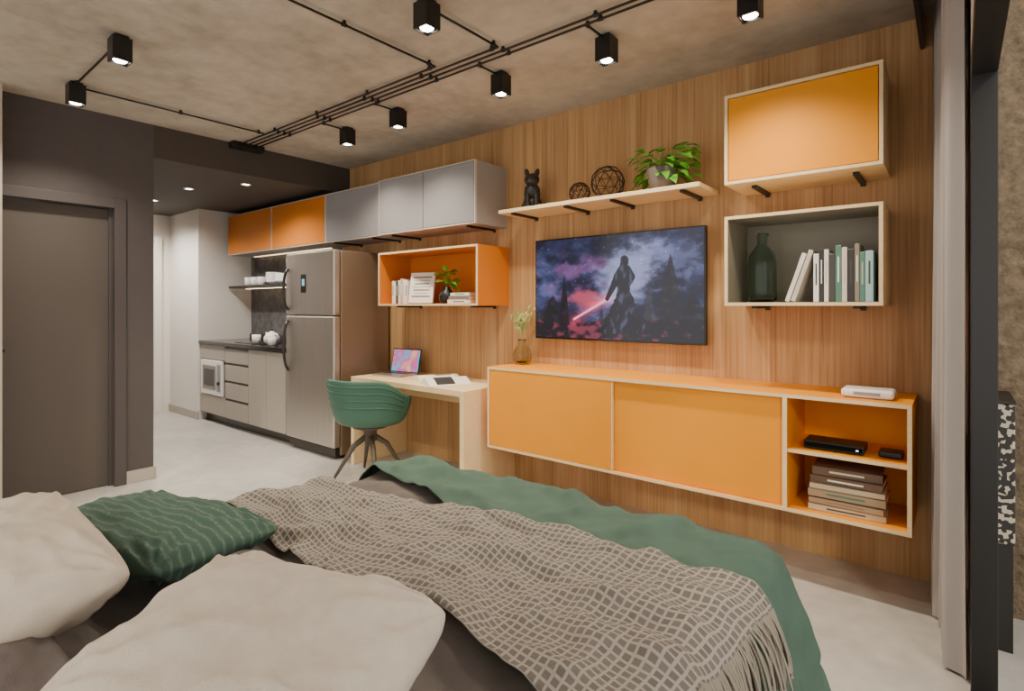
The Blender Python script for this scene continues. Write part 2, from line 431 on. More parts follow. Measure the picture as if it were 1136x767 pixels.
box('plank',-2.47,-1.066,2.90,YB,1.92,1.945,M_ply,g,0.002)
for x in (-2.36,-1.93,-1.60,-1.17): bracket(g,x,1.92,0.026,0.28)

g=group('floating_media_console')
cx0,cx1,cy0,cz0,cz1=-2.48,-0.145,2.80,0.325,0.87
t=0.016
box('top',cx0,cx1,cy0,YB,cz1-t,cz1,M_orange,g); box('bottom',cx0,cx1,cy0,YB,cz0,cz0+t,M_orange,g)
box('side_l',cx0,cx0+t,cy0,YB,cz0+t,cz1-t,M_orange,g); box('side_r',cx1-t,cx1,cy0,YB,cz0+t,cz1-t,M_orange,g)
box('divider',-0.637,-0.617,cy0,YB,cz0+t,cz1-t,M_orange,g)
box('back',cx0+t,cx1-t,YB-0.015,YB,cz0+t,cz1-t,M_orange,g)
box('inner_shelf',-0.617,cx1-t,cy0+0.01,YB-0.015,0.60,0.616,M_orange,g)
e=0.004
for nm,(a,b_,c,d_) in {'edge_t':(cx0,cx1,cz1-t,cz1),'edge_b':(cx0,cx1,cz0,cz0+t),'edge_l':(cx0,cx0+t,cz0+t,cz1-t),'edge_r':(cx1-t,cx1,cz0+t,cz1-t),'edge_d':(-0.637,-0.617,cz0+t,cz1-t)}.items():
    box(nm,a,b_,cy0-e,cy0,c,d_,M_ply,g)
box('edge_s',-0.617,cx1-t,cy0+0.006,cy0+0.01,0.60,0.616,M_ply,g)
box('door_1',cx0+t+0.002,-1.537,cy0-0.001,cy0+0.018,cz0+t+0.002,cz1-t-0.002,M_orange,g,0.0015)
box('door_2',-1.55,-0.639,cy0+0.02,cy0+0.036,cz0+t+0.002,cz1-t-0.002,M_orange,g,0.0015)
box('door_lip',-1.5365,-1.531,cy0-0.001,cy0+0.018,cz0+t+0.002,cz1-t-0.002,M_ply,g)

g=group('desk')
dz=0.71
box('top',-3.83,-2.56,2.65,YB,dz-0.04,dz,M_ply,g,0.002)
box('leg_left',-3.83,-3.79,2.65,YB,0,dz-0.04,M_ply,g,0.002)
box('leg_right',-2.60,-2.56,2.65,YB,0,dz-0.04,M_ply,g,0.002)
box('modesty_rail',-3.79,-2.60,YB-0.02,YB,0.5,dz-0.04,M_ply,g)

# ------------------------------------------------------------------ TV
g=group('television')
tx0,tx1,tz0,tz1,ty=-2.321,-1.114,1.055,1.744,3.13
box('body',tx0,tx1,ty,ty+0.035,tz0,tz1,M_blackgl,g,0.003)
box('wall_mount',-1.95,-1.5,ty+0.035,YB,1.25,1.55,M_black,g)
NX,NZ=380,216
def fb(x,y,z=0,o=5): return noise.fractal(Vector((x,y,z)),0.9,2.1,o)
def mixc(a,b,t):
    t=max(0,min(1,t)); return [a[i]*(1-t)+b[i]*t for i in range(3)]
def sst(a,b,x):
    t=max(0,min(1,(x-a)/(b-a))); return t*t*(3-2*t)
def tvcol(u,v):
    n=fb(u*3.2+3,v*3.0+1.2); n2=fb(u*7+9,v*6+4,2); n3=fb(u*18,v*16,5)
    c=[20,24,48]
    c=mixc(c,[78,88,136],sst(-0.3,0.7,n+0.3*n2))
    c=mixc(c,[122,74,126],sst(0.0,0.8,n2+1.1*math.exp(-((u-0.28)/0.26)**2-((v-0.60)/0.28)**2)-0.42)*0.75)
    c=mixc(c,[196,74,90],sst(0.25,1.0,n2*0.6+1.2*math.exp(-((u-0.36)/0.16)**2-((v-0.40)/0.14)**2)-0.22)*0.75)
    c=mixc(c,[152,156,196],sst(0.2,1.0,n*0.5+0.3*n3+1.2*math.exp(-((u-0.62)/0.20)**2-((v-0.66)/0.30)**2)-0.05)*0.85)
    c=mixc(c,[96,102,142],sst(0.1,0.8,n3*0.6+1.0*math.exp(-((u-0.88)/0.12)**2-((v-0.75)/0.2)**2)-0.1)*0.7)
    c=mixc(c,[14,16,32],sst(0.6,1.05,abs(v-0.5)*2+0.4*n2)*0.6)
    if fb(u*60,v*50,9,1)>0.62 and v>0.5: c=[x+50 for x in c]
    def dark(cc,m,k=0): return mixc(cc,[14+k,14+k,26+k],m)
    def ridge(u0,w,h,s): 
        return h*max(0,1-abs((u-u0)/w)**1.3)+0.10*fb(u*14+s,s,0)+0.03*fb(u*50,s,1)
    for u0,w_,h_,s,k in ((0.05,0.10,0.34,7.0,16),(0.12,0.10,0.42,1.0,6),(0.20,0.045,0.62,2.0,2),(0.72,0.05,0.52,6.0,26),(0.83,0.09,0.80,3.0,10),(0.95,0.12,0.45,4.0,4),(0.44,0.03,0.32,5.0,20)):
        hh=ridge(u0,w_,h_,s)
        m=sst(-0.012,0.02,hh-v)*0.92
        c=dark(c,m,k+22*max(0,n3))
    gl=0.17+0.05*fb(u*8,0.3)
    gcol=mixc([20,19,32],[120,50,70],sst(0.15,0.9,n3+0.7*math.exp(-((u-0.36)/0.2)**2)))
    c=mixc(c,gcol,sst(-0.01,0.03,gl-v))
    a=Vector((0.265,0.19)); b2=Vector((0.475,0.385)); p=Vector((u,v)); ab=b2-a
    tt=max(0,min(1,(p-a).dot(ab)/ab.length_squared)); q=p-(a+ab*tt); dd=math.hypot(q.x*1.75,q.y)
    c=[c[0]+200*math.exp(-dd/0.035),c[1]+30*math.exp(-dd/0.03),c[2]+45*math.exp(-dd/0.03)]
    if dd<0.011: c=[255,190,180]
    m=0
    uu=(u-0.575)
    if v<0.80:
        if v>0.70: wd_=0.026*math.sqrt(max(0,1-((v-0.735)/0.062)**2)) 
        elif v>0.60: wd_=0.030+0.035*(0.70-v)/0.10
        elif v>0.36: wd_=0.062-0.02*math.sin((0.6-v)/0.24*math.pi)
        else: wd_=0.055+0.10*(0.36-v)/0.3
        wd_+=0.010*fb(v*14,u*4,8)
        if v>0.06 and abs(uu+0.01*(0.5-v))<wd_: m=1
    a2=Vector((0.475,0.39)); b3=Vector((0.54,0.60)); ab=b3-a2; tt=max(0,min(1,(p-a2).dot(ab)/ab.length_squared)); q=p-(a2+ab*tt)
    if math.hypot(q.x*1.75,q.y)<0.022+0.022*tt: m=1
    if m: c=mixc([18,19,32],[84,84,116],sst(0.0,0.7,fb(u*40,v*9,3))*0.7)
    return c
vs=[];fs=[];cols=[]
bx=0.009
for j in range(NZ+1):
    for i in range(NX+1):
        u=i/NX;v=j/NZ
        vs.append((tx0+bx+(tx1-tx0-2*bx)*u,ty-0.0012,tz0+bx+0.004+(tz1-tz0-2*bx-0.004)*v))
        c=tvcol(u,v); cols.append((*lin([max(0,min(255,k)) for k in c]),1))
for j in range(NZ):
    for i in range(NX):
        a=j*(NX+1)+i; fs.append((a,a+1,a+NX+2,a+NX+1))
mtv,nt,bb=newmat('tv_screen'); at=nt.nodes.new('ShaderNodeAttribute'); at.attribute_name='Col'
bb.inputs['Base Color'].default_value=(0.004,0.004,0.005,1); bb.inputs['Roughness'].default_value=0.12
nt.links.new(at.outputs['Color'],bb.inputs['Emission Color']); bb.inputs['Emission Strength'].default_value=1.35
ob=add_mesh('screen',vs,fs,mtv,g)
ca=ob.data.color_attributes.new('Col','FLOAT_COLOR','POINT')
ca.data.foreach_set('color',[k for c in cols for k in c])

# ------------------------------------------------------------------ fridge
g=group('refrigerator')
fx0,fx1,fy=-4.763,-4.0,2.60
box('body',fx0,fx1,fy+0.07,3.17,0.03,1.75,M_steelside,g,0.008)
box('freezer_door',fx0,fx1,fy,fy+0.065,1.205,1.755,M_steel,g,0.014,3)
box('lower_door',fx0,fx1,fy,fy+0.065,0.10,1.195,M_steel,g,0.014,3)
box('kick_grille',fx0+0.02,fx1-0.02,fy+0.03,fy+0.07,0.02,0.095,M_dsteel,g)
for x in (fx0+0.06,fx1-0.06):
    for y in (fy+0.12,3.1): tube('foot',[(x,y,0),(x,y,0.035)],0.02,M_black,g)
for z0,z1 in ((1.25,1.62),(0.70,1.15)):
    n=12; pts=[]
    for i in range(n+1):
        s=i/n; pts.append((fx0+0.045,fy-0.045*math.sin(math.pi*s)**0.5 if 0<i<n else fy+0.002,z0+(z1-z0)*s))
    tube('handle',pts,0.012,M_dsteel,g)
box('display',fx0+0.26,fx0+0.34,fy-0.002,fy+0.01,1.40,1.56,M_dsteel,g)
box('display_icon',fx0+0.28,fx0+0.32,fy-0.003,fy,1.46,1.52,emis('ice_blue',(120,200,220),0.5),g)
# ------------------------------------------------------------------ kitchen
g=group('kitchen_base_cabinet')
kx0,kx1=-6.668,-4.80
ky=2.62
box('carcass',kx0,kx1,ky+0.02,3.198,0.1,0.86,M_dsteel,g)
box('kick',kx0,kx1,ky+0.07,3.19,0,0.1,M_dsteel,g)
box('countertop',kx0,kx1,2.60,3.198,0.86,0.895,M_granite,g,0.003)
box('counter_upstand',kx0,kx1,3.18,3.199,0.895,0.95,M_granite,g)
box('panel_oven_surround_top',kx0+0.002,-6.05,ky,ky+0.02,0.70,0.855,M_kcab,g,0.002)
box('panel_oven_surround_bot',kx0+0.002,-6.05,ky,ky+0.02,0.10,0.30,M_kcab,g,0.002)
for i,(z0,z1) in enumerate(((0.10,0.30),(0.305,0.49),(0.495,0.68),(0.685,0.845))):
    box('drawer_%d'%i,-6.045,-5.53,ky,ky+0.02,z0,z1-0.02,M_kcab,g,0.002)
    box('pull_%d'%i,-6.03,-5.545,ky+0.004,ky+0.02,z1-0.018,z1-0.004,M_dsteel,g)
box('door_a',-5.525,-5.165,ky,ky+0.02,0.10,0.845,M_kcab,g,0.002)
box('door_b',-5.16,-4.802,ky,ky+0.02,0.10,0.845,M_kcab,g,0.002)
box('cooktop',-6.0,-5.45,2.70,3.12,0.895,0.901,M_blackgl,g,0.002)
g=group('microwave_oven')
box('body',-6.62,-6.10,ky-0.012,ky+0.019,0.31,0.69,M_whitecer,g,0.006)
box('window',-6.57,-6.24,ky-0.016,ky-0.012,0.37,0.63,simple('oven_glass',(120,112,104),0.15),g,0.003)
box('window_inner',-6.53,-6.28,ky-0.018,ky-0.016,0.41,0.59,M_dsteel,g)
box('panel',-6.21,-6.125,ky-0.015,ky-0.012,0.36,0.65,M_gray,g)
tube('knob',[(-6.167,ky-0.015,0.45),(-6.167,ky-0.03,0.45)],0.02,M_dsteel,g)
g=group('kitchen_shelf')
box('board',-6.66,-4.82,2.93,3.199,1.49,1.515,M_black,g)
box('light_strip',-6.6,-4.9,3.10,3.12,1.485,1.49,emis('led_strip',(255,220,170),6),g)
box('upper_light_strip',-6.5,-4.9,3.15,3.17,1.863,1.869,emis('led_strip2',(255,220,170),3),g)
def mug(x,y,z,s=1.0,col=M_whitecer,nm='coffee_mug'):
    g=group(nm,(x,y,z))
    lathe('cup',[(0.026*s,0),(0.036*s,0.01*s),(0.04*s,0.08*s),(0.037*s,0.08*s),(0.033*s,0.012*s),(0,0.01*s)],(0,0,0),col,g,24)
    tube('handle',[(0.037*s,0,0.065*s),(0.06*s,0,0.06*s),(0.06*s,0,0.03*s),(0.036*s,0,0.02*s)],0.005*s,col,g,8)
def bowls(x,y,z,n,r):
    g=group('stack_of_bowls',(x,y,z))
    for i in range(n):
        lathe('bowl_%d'%i,[(0.4*r,0.022*i),(r*0.9,0.03+0.022*i),(r,0.05+0.022*i),(r*0.95,0.05+0.022*i),(r*0.4,0.008+0.022*i),(0,0.006+0.022*i)],(0,0,0),M_whitecer,g,24)
for x in (-6.35,-6.2,-6.05): mug(x,3.02,1.5155,1.2)
bowls(-5.85,3.05,1.5155,5,0.08); bowls(-5.6,3.02,1.5155,4,0.08); mug(-5.42,3.0,1.5155,1.3,M_whitecer); bowls(-5.2,3.05,1.5155,3,0.07)
g=group('teapot',(-5.36,2.78,0.8955))
lathe('body',[(0.05,0),(0.075,0.03),(0.078,0.07),(0.05,0.115),(0.03,0.12),(0.03,0.126),(0.0,0.14)],(0,0,0),M_whitecer,g)
lathe('lid_knob',[(0.0,0.138),(0.012,0.145),(0.012,0.155),(0,0.162)],(0,0,0),M_dsteel,g)
tube('spout',[(-0.06,0,0.05),(-0.1,0,0.08),(-0.115,0,0.12)],[0.016,0.011,0.008],M_whitecer,g)
tube('handle',[(0.05,0,0.11),(0.10,0,0.10),(0.11,0,0.06),(0.07,0,0.035)],0.007,M_whitecer,g)
mug(-5.56,2.72,0.9025,1.1); mug(-5.20,2.70,0.8955,1.0)

# ------------------------------------------------------------------ books
BC=[simple('book_%d'%i,c,0.6) for i,c in enumerate([(236,230,220),(70,66,62),(210,200,185),(134,124,110),(238,236,230),(84,126,112),(50,48,50),(196,186,166),(160,196,198)])]
def bookrow(name,x0,x1,y,z,hmin,hmax,lean=0.0,dep=0.16,order=None,nlean=0):
    g=group(name,(x0,y,z)); x=0.0;i=0
    if nlean:
        for k in range(nlean):
            hh=hmax*(0.9+0.05*k); tt=0.02; a=lean
            obox('leaning_%d'%k,(x+tt/2+math.sin(a)*hh/2+0.006,dep/2,math.cos(a)*hh/2+math.sin(a)*tt/2),(tt,dep,hh),(0,a,0),BC[[0,2,4][k%3]],g,0.002)
            x+=tt/math.cos(a)+0.004
        x+=math.sin(lean)*hmax*0.95
    while x < (x1-x0)-0.034:
        tt=random.uniform(0.018,0.034); hh=random.uniform(hmin,hmax); m=BC[order[i%len(order)]] if order else random.choice(BC)
        dd=dep*random.uniform(0.85,1.0)
        box('cover_%d'%i,x,x+tt,0,dd,0,hh,m,g,0.002)
        box('pages_%d'%i,x+0.003,x+tt-0.003,0.004,dd+0.001,0.004,hh+0.0008,M_paper,g)
        box('label_%d'%i,x+tt*0.38,x+tt*0.62,-0.0006,0,hh*0.35,hh*0.8,BC[(i*3+1)%9],g)
        x+=tt+0.001; i+=1
    return g
bookrow('row_of_books',-0.66,-0.27,2.92,1.3005,0.22,0.27,0.32,0.16,[4,6,0,1,5,2,6,3,5,8,8],2)
bookrow('row_of_books',-3.66,-3.44,2.93,1.3005,0.17,0.22,0.0,0.16,[0,4,1,0,7,4])
g=group('propped_book',(-3.33,2.97,1.3015))
obox('cover',(0,0,0.125),(0.22,0.02,0.25),(-0.2,0,0.3),BC[0],g,0.002)
for k in range(7):
    M_=Euler((-0.2,0,0.3)).to_matrix(); p=M_@Vector((0,-0.0105,0.085-0.026*k))
    obox('art_%d'%k,(p.x,p.y,0.125+p.z),(0.17-0.02*(k%3),0.001,0.012),(-0.2,0,0.3),BC[7 if k%2 else 3],g)
def bookstack(name,x,y,z,lst):
    g=group(name,(x,y,z)); zz=0
    for i,(w_,d_,h_,m,r) in enumerate(lst):
        obox('cover_bottom_%d'%i,(0,0,zz+0.0015),(w_,d_,0.003),(0,0,r),m,g)
        obox('pages_%d'%i,(0,0.002,zz+h_/2),(w_-0.008,d_-0.006,h_-0.006),(0,0,r),M_paper,g)
        obox('cover_top_%d'%i,(0,0,zz+h_-0.0015),(w_,d_,0.003),(0,0,r),m,g)
        M=Matrix.Rotation(r,3,'Z'); p=M@Vector((0,-d_/2+0.0015,0))
        obox('spine_%d'%i,(p.x,p.y,zz+h_/2),(w_,0.003,h_),(0,0,r),m,g)
        p=M@Vector((0,-d_/2-0.0004,0))
        obox('title_%d'%i,(p.x,p.y,zz+h_/2),(w_*0.5,0.0008,h_*0.22),(0,0,r),BC[(i*2+1)%9],g)
        zz+=h_+0.0005
bk1=simple('book_brown',(104,82,64),0.5); bk2=simple('book_tan',(170,146,114),0.6); bk3=simple('book_cream',(200,182,152),0.6)
bookstack('stack_of_books',-0.39,2.95,0.3415,[(0.30,0.20,0.03,bk3,0.02),(0.29,0.2,0.028,bk2,-0.02),(0.30,0.19,0.04,bk2,0.0),(0.29,0.2,0.026,bk3,0.03),(0.28,0.19,0.036,bk1,-0.01),(0.27,0.18,0.04,bk1,0.04)])
bookstack('stack_of_books',-2.86,2.98,1.3005,[(0.22,0.16,0.03,BC[0],0.05),(0.21,0.15,0.025,BC[3],-0.03),(0.18,0.14,0.025,BC[4],0.08)])

g=group('media_player',(-0.44,2.93,0.6165)); box('body',-0.12,0.12,-0.07,0.07,0.004,0.04,M_black,g,0.004); box('front',-0.115,0.115,-0.0715,-0.07,0.012,0.032,M_blackgl,g)
box('led',0.09,0.1,-0.073,-0.0712,0.018,0.024,emis('led_white',(200,220,255),2),g)
for sx in (-0.1,0.1): box('foot',sx-0.01,sx+0.01,-0.05,0.05,0,0.004,M_black,g)
g=group('tv_box',(-0.225,2.93,0.6165)); box('body',-0.045,0.045,-0.045,0.045,0.002,0.03,M_black,g,0.008,3); box('foot',-0.035,0.035,-0.035,0.035,0,0.003,M_black,g)
g=group('wifi_router',(-0.31,2.93,0.8705)); box('body',-0.10,0.10,-0.065,0.065,0.004,0.042,M_whitecer,g,0.014,4); box('foot',-0.08,0.08,-0.05,0.05,0,0.005,M_gray,g)
box('front',-0.05,0.05,-0.0665,-0.064,0.016,0.03,M_gray,g)

g=group('glass_bottle_vase',(-0.785,3.03,1.3005))
lathe('glass',[(0.055,0.0),(0.068,0.012),(0.07,0.05),(0.07,0.20),(0.062,0.245),(0.035,0.285),(0.026,0.30),(0.025,0.335),(0.032,0.345),(0.032,0.355),(0.024,0.355),(0.020,0.335),(0.021,0.30),(0.03,0.28),(0.059,0.24),(0.067,0.20),(0.067,0.05),(0.063,0.012),(0.0,0.008)],(0,0,0),M_bottle,g,40)

def leafmesh(verts,faces,base,d,up,L,W,curl=0.3,heart=False):
    d=Vector(d).normalized(); up=Vector(up); s=d.cross(up)
    if s.length<1e-3: s=Vector((1,0,0))
    s.normalize(); n=s.cross(d).normalized()
    K=6; i0=len(verts)
    for k in range(K+1):
        t=k/K
        w=W*math.sin(math.pi*min(1,t**(0.55 if heart else 0.8)))*0.5
        c=Vector(base)+d*(L*t)-n*(curl*L*t*t)
        for q in (-1,0,1):
            verts.append(c+s*(w*q)+n*(abs(q)*w*0.25))
    for k in range(K):
        for q in range(2):
            a=i0+k*3+q; faces.append((a,a+1,a+4,a+3))
def foliage(name,parent,mat,n,center,spread,Lr,Wr,stemmat,drop=0.0,upb=0.6,heart=True,ybias=0):
    verts=[];faces=[]
    for i in range(n):
        a=random.uniform(0,2*math.pi); el=random.uniform(-0.25,1)
        r=spread*random.uniform(0.25,1)
        tip=Vector(center)+Vector((r*math.cos(a),r*math.sin(a)*0.55+ybias,upb*spread*el-drop*(r/spread)**2))
        mid=Vector(center)*0.5+tip*0.5+Vector((0,0,0.02))
        tube('stem_%d'%i,[center,mid,tip],0.0012,stemmat,parent,5,cap=False)
        d=(tip-Vector(center)); d.z*=0.3; d.normalize(); d.z-=random.uniform(0,0.5)
        leafmesh(verts,faces,tip,d,(random.uniform(-.3,.3),random.uniform(-.3,.3)-0.3,1),random.uniform(*Lr),random.uniform(*Wr),0.3,heart)
    add_mesh(name,verts,faces,mat,parent,smooth=True)

g=group('potted_pothos',(-1.327,3.02,1.9455))
lathe('pot',[(0.055,0),(0.078,0.05),(0.09,0.125),(0.087,0.13),(0.08,0.125),(0.075,0.11),(0,0.11)],(0,0,0),M_pot,g,28)
lathe('soil',[(0,0.114),(0.075,0.113)],(0,0,0),M_soil,g,20)
foliage('leaves',g,M_leaf,90,(0,0,0.12),0.20,(0.06,0.09),(0.045,0.065),M_leaf,0.03,0.70,ybias=-0.01)
g=group('small_potted_plant',(-3.06,2.98,1.3005))
lathe('pot',[(0.045,0),(0.06,0.02),(0.062,0.06),(0.04,0.10),(0.025,0.115),(0.025,0.13),(0.02,0.13),(0.02,0.1),(0,0.09)],(0,0,0),M_black,g,28)
foliage('leaves',g,M_leaf,26,(0,0,0.15),0.085,(0.05,0.075),(0.04,0.055),M_leaf,0.0,1.3)
g=group('branch_vase',(-2.40,3.08,0.8705))
lathe('glass',[(0.03,0),(0.062,0.02),(0.068,0.07),(0.048,0.115),(0.024,0.14),(0.024,0.165),(0.032,0.175),(0.029,0.175),(0.021,0.165),(0.021,0.14),(0.045,0.113),(0.065,0.07),(0.059,0.022),(0,0.010)],(0,0,0),M_amber,g,28)
vv=[];ff=[]
for i in range(11):
    a=random.uniform(0,6.28); r=random.uniform(0.03,0.11)
    p0=Vector((0,0,0.03)); p2=Vector((r*math.cos(a),r*math.sin(a)*0.6,random.uniform(0.30,0.42))); p1=Vector((0,0,0.18))
    tube('twig_%d'%i,[p0,p1,(p1+p2)/2+Vector((0,0,0.015)),p2],0.0018,M_leaf2,g,5)
    for k in range(7):
        t=0.35+0.65*k/6; p=p1.lerp(p2,t)
        leafmesh(vv,ff,p,(random.uniform(-1,1),random.uniform(-.6,.6),0.8),(0,-1,0.4),0.04,0.014,0.1)
add_mesh('leaves',vv,ff,M_leaf2,g,smooth=True)

for (x,r) in ((-1.905,0.068),(-1.70,0.105)):
    bm=bmesh.new(); bmesh.ops.create_icosphere(bm,subdivisions=2 if r>0.08 else 1,radius=r)
    if r<0.08:
        bmesh.ops.subdivide_edges(bm,edges=bm.edges[:],cuts=1,use_grid_fill=True)
        for v in bm.verts: v.co=v.co.normalized()*r
    zmin=min(v.co.z for v in bm.verts)
    me=bpy.data.meshes.new('geometric_ball'); bm.to_mesh(me); bm.free()
    ob=bpy.data.objects.new('geometric_wire_ball',me); COL.objects.link(ob); me.materials.append(simple('wire_bronze',(70,54,42),0.4,0.6))
    ob.location=(x,3.05,1.945-zmin+0.003)
    mo=ob.modifiers.new('wire','WIREFRAME'); mo.thickness=0.007; mo.use_replace=True; mo.use_even_offset=False

def dog():
    g=group('bulldog_figurine',(-2.29,3.05,1.9455),rz=math.radians(35))
    bm=bmesh.new()
    def ell(c,s,r=(0,0,0)):
        k=1.1
        M=Matrix.Translation([q*k for q in c])@Euler(r).to_matrix().to_4x4()@Matrix.Diagonal((s[0]*k,s[1]*k,s[2]*k,1))
        bmesh.ops.create_icosphere(bm,subdivisions=3,radius=1,matrix=M)
    ell((0,0.035,0.055),(0.058,0.062,0.055))
    ell((0,0.005,0.105),(0.052,0.045,0.07),(0.35,0,0))
    ell((0,-0.022,0.12),(0.050,0.034,0.045))
    ell((0,-0.035,0.185),(0.048,0.042,0.040))
    ell((0,-0.070,0.172),(0.030,0.018,0.020))
    for s in (-1,1):
        ell((0.027*s,-0.045,0.06),(0.014,0.015,0.06))
        ell((0.028*s,-0.055,0.008),(0.017,0.022,0.010))
        ell((0.048*s,0.01,0.025),(0.022,0.045,0.025))
        ell((0.032*s,-0.022,0.232),(0.016,0.009,0.028),(0,0.25*s,0))
        ell((0.026*s,-0.058,0.165),(0.014,0.014,0.016))
    ell((0,0.09,0.035),(0.012,0.02,0.010))
    for v in bm.verts: v.co.z=max(0.0,v.co.z)
    me=bpy.data.meshes.new('dog'); bm.to_mesh(me); bm.free()
    ob=bpy.data.objects.new('body',me); COL.objects.link(ob); ob.parent=g; me.materials.append(simple('figurine_black',(40,36,34),0.45))
    r=ob.modifiers.new('r','REMESH'); r.mode='VOXEL'; r.voxel_size=0.005
    d=ob.modifiers.new('d','DECIMATE'); d.ratio=0.07
dog()

g=group('laptop',(-3.62,2.93,dz+0.0005),rz=math.radians(8))
box('base',-0.155,0.155,-0.11,0.11,0.0,0.014,M_steel,g,0.004)
box('keys',-0.135,0.135,-0.01,0.09,0.014,0.0148,M_black,g)
obox('lid',(0,0.135,0.108),(0.31,0.007,0.205),(-0.22,0,0),M_dsteel,g,0.003)
ml,nt,bb=newmat('laptop_screen'); tc=nt.nodes.new('ShaderNodeTexCoord'); nn=nt.nodes.new('ShaderNodeTexNoise'); nn.inputs['Scale'].default_value=9; nn.inputs['Detail'].default_value=1
nt.links.new(tc.outputs['Object'],nn.inputs['Vector']); rr=nt.nodes.new('ShaderNodeValToRGB'); el=rr.color_ramp.elements
el[0].position=0.3; el[0].color=(*lin((40,60,170)),1); el[1].position=0.75; el[1].color=(*lin((250,200,140)),1); k=el.new(0.45); k.color=(*lin((90,190,220)),1); k=el.new(0.58); k.color=(*lin((220,90,160)),1)
nt.links.new(nn.outputs['Fac'],rr.inputs['Fac']); nt.links.new(rr.outputs[0],bb.inputs['Emission Color']); bb.inputs['Emission Strength'].default_value=1.2; bb.inputs['Base Color'].default_value=(0,0,0,1)
obox('screen',(0,0.1305,0.109),(0.292,0.002,0.185),(-0.22,0,0),ml,g)
def magazine():
    g=group('open_magazine',(-3.02,2.88,dz+0.0005),rz=math.radians(-24))
    for s,nm in ((-1,'left_pages'),(1,'right_pages')):
        vs=[];fs=[];n=12
        def zf(t): return 0.006+0.05*math.sin(math.pi*min(1,t*1.15))*(1-t*0.5)
        for i in range(n+1):
            t=i/n; x=s*0.24*t; z=zf(t)
            for y in (-0.16,0.16): vs.append((x,y,z))
        for i in range(n+1):
            t=i/n; x=s*0.24*t
            for y in (-0.16,0.16): vs.append((x,y,0.0))
        o=2*(n+1)
        for i in range(n):
            fs.append((2*i,2*i+2,2*i+3,2*i+1)); fs.append((o+2*i,o+2*i+1,o+2*i+3,o+2*i+2))
            fs.append((2*i,o+2*i,o+2*i+2,2*i+2)); fs.append((2*i+1,2*i+3,o+2*i+3,o+2*i+1))
        fs.append((2*n,o+2*n,o+2*n+1,2*n+1))
        add_mesh(nm,vs,fs,M_paper,g,smooth=False)
        vs=[];fs=[]
        a,b_=(0.25,0.85)
        for i in range(13):
            t=a+(b_-a)*i/12; x=s*0.24*t; z=zf(t)+0.0014
            for y in ((-0.02,0.11) if s<0 else (-0.10,0.04)): vs.append((x,y,z))
        for i in range(12): fs.append((2*i,2*i+2,2*i+3,2*i+1))
        add_mesh(nm+'_print',vs,fs,BC[3] if s<0 else BC[6],g)
magazine()

# ------------------------------------------------------------------ chair
def chair():
    g=group('desk_armchair',(-3.40,2.52,0),rz=math.radians(18))
    na,nr=48,16
    vs=[];fs=[]
    def P(a,t):
        ca=math.cos(a)
        rim= 0.625+0.135*sst(-0.2,0.8,ca) - 0.165*sst(0.35,1.0,-ca)
        seat=0.44
        rx,ry=0.285,0.26
        if t<0.62:
            s=t/0.62; r=0.80*s
            z=seat-0.02*(1-s*s)
        else:
            s=(t-0.62)/0.38
            r=0.80+0.20*math.sin(s*math.pi/2)+0.05*s*s
            h=(1-math.cos(min(1,s)*math.pi/2))*0.35+0.65*s*s*(3-2*s) if s<1 else 1
            z=seat+(max(rim,seat-0.01)-seat)*h
        x=rx*r*math.sin(a); y=-ry*r*ca
        if ca<0: y*=0.92
        return Vector((x,y,z))
    for i in range(na):
        a=2*math.pi*i/na-math.pi
        for j in range(nr+1):
            vs.append(P(a,j/nr))
    for i in range(na):
        i2=(i+1)%na
        for j in range(nr):
            fs.append((i*(nr+1)+j,i2*(nr+1)+j,i2*(nr+1)+j+1,i*(nr+1)+j+1))
    ob=add_mesh('shell',vs,fs,M_greench,g,smooth=True)
    so=ob.modifiers.new('s','SOLIDIFY'); so.thickness=0.022; so.offset=1
    sb=ob.modifiers.new('ss','SUBSURF'); sb.levels=1; sb.render_levels=1
    for k in range(4):
        pts=[]
        for i in range(25):
            a=-1.5+3.0*i/24
            t_=0.80+0.045*k
            p=P(a,t_); n=Vector((p.x,p.y,0)).normalized(); pts.append(p+n*0.022)
        tube('rib_%d'%k,pts,0.006,M_greench,g,6)
    tube('column',[(0,0,0.40),(0,0,0.30)],0.035,M_leg,g,16)
    lathe('hub',[(0.0,0.405),(0.13,0.40),(0.13,0.385),(0.05,0.36),(0.045,0.28),(0,0.275)],(0,0,0),M_leg,g,24)
    for k in range(4):
        a=math.radians(45+90*k)
        tube('leg_%d'%(k+1),[(0.02*math.cos(a),0.02*math.sin(a),0.32),(0.12*math.cos(a),0.12*math.sin(a),0.25),(0.27*math.cos(a),0.27*math.sin(a),0.009)],[0.022,0.02,0.009],M_leg,g,10)
chair()

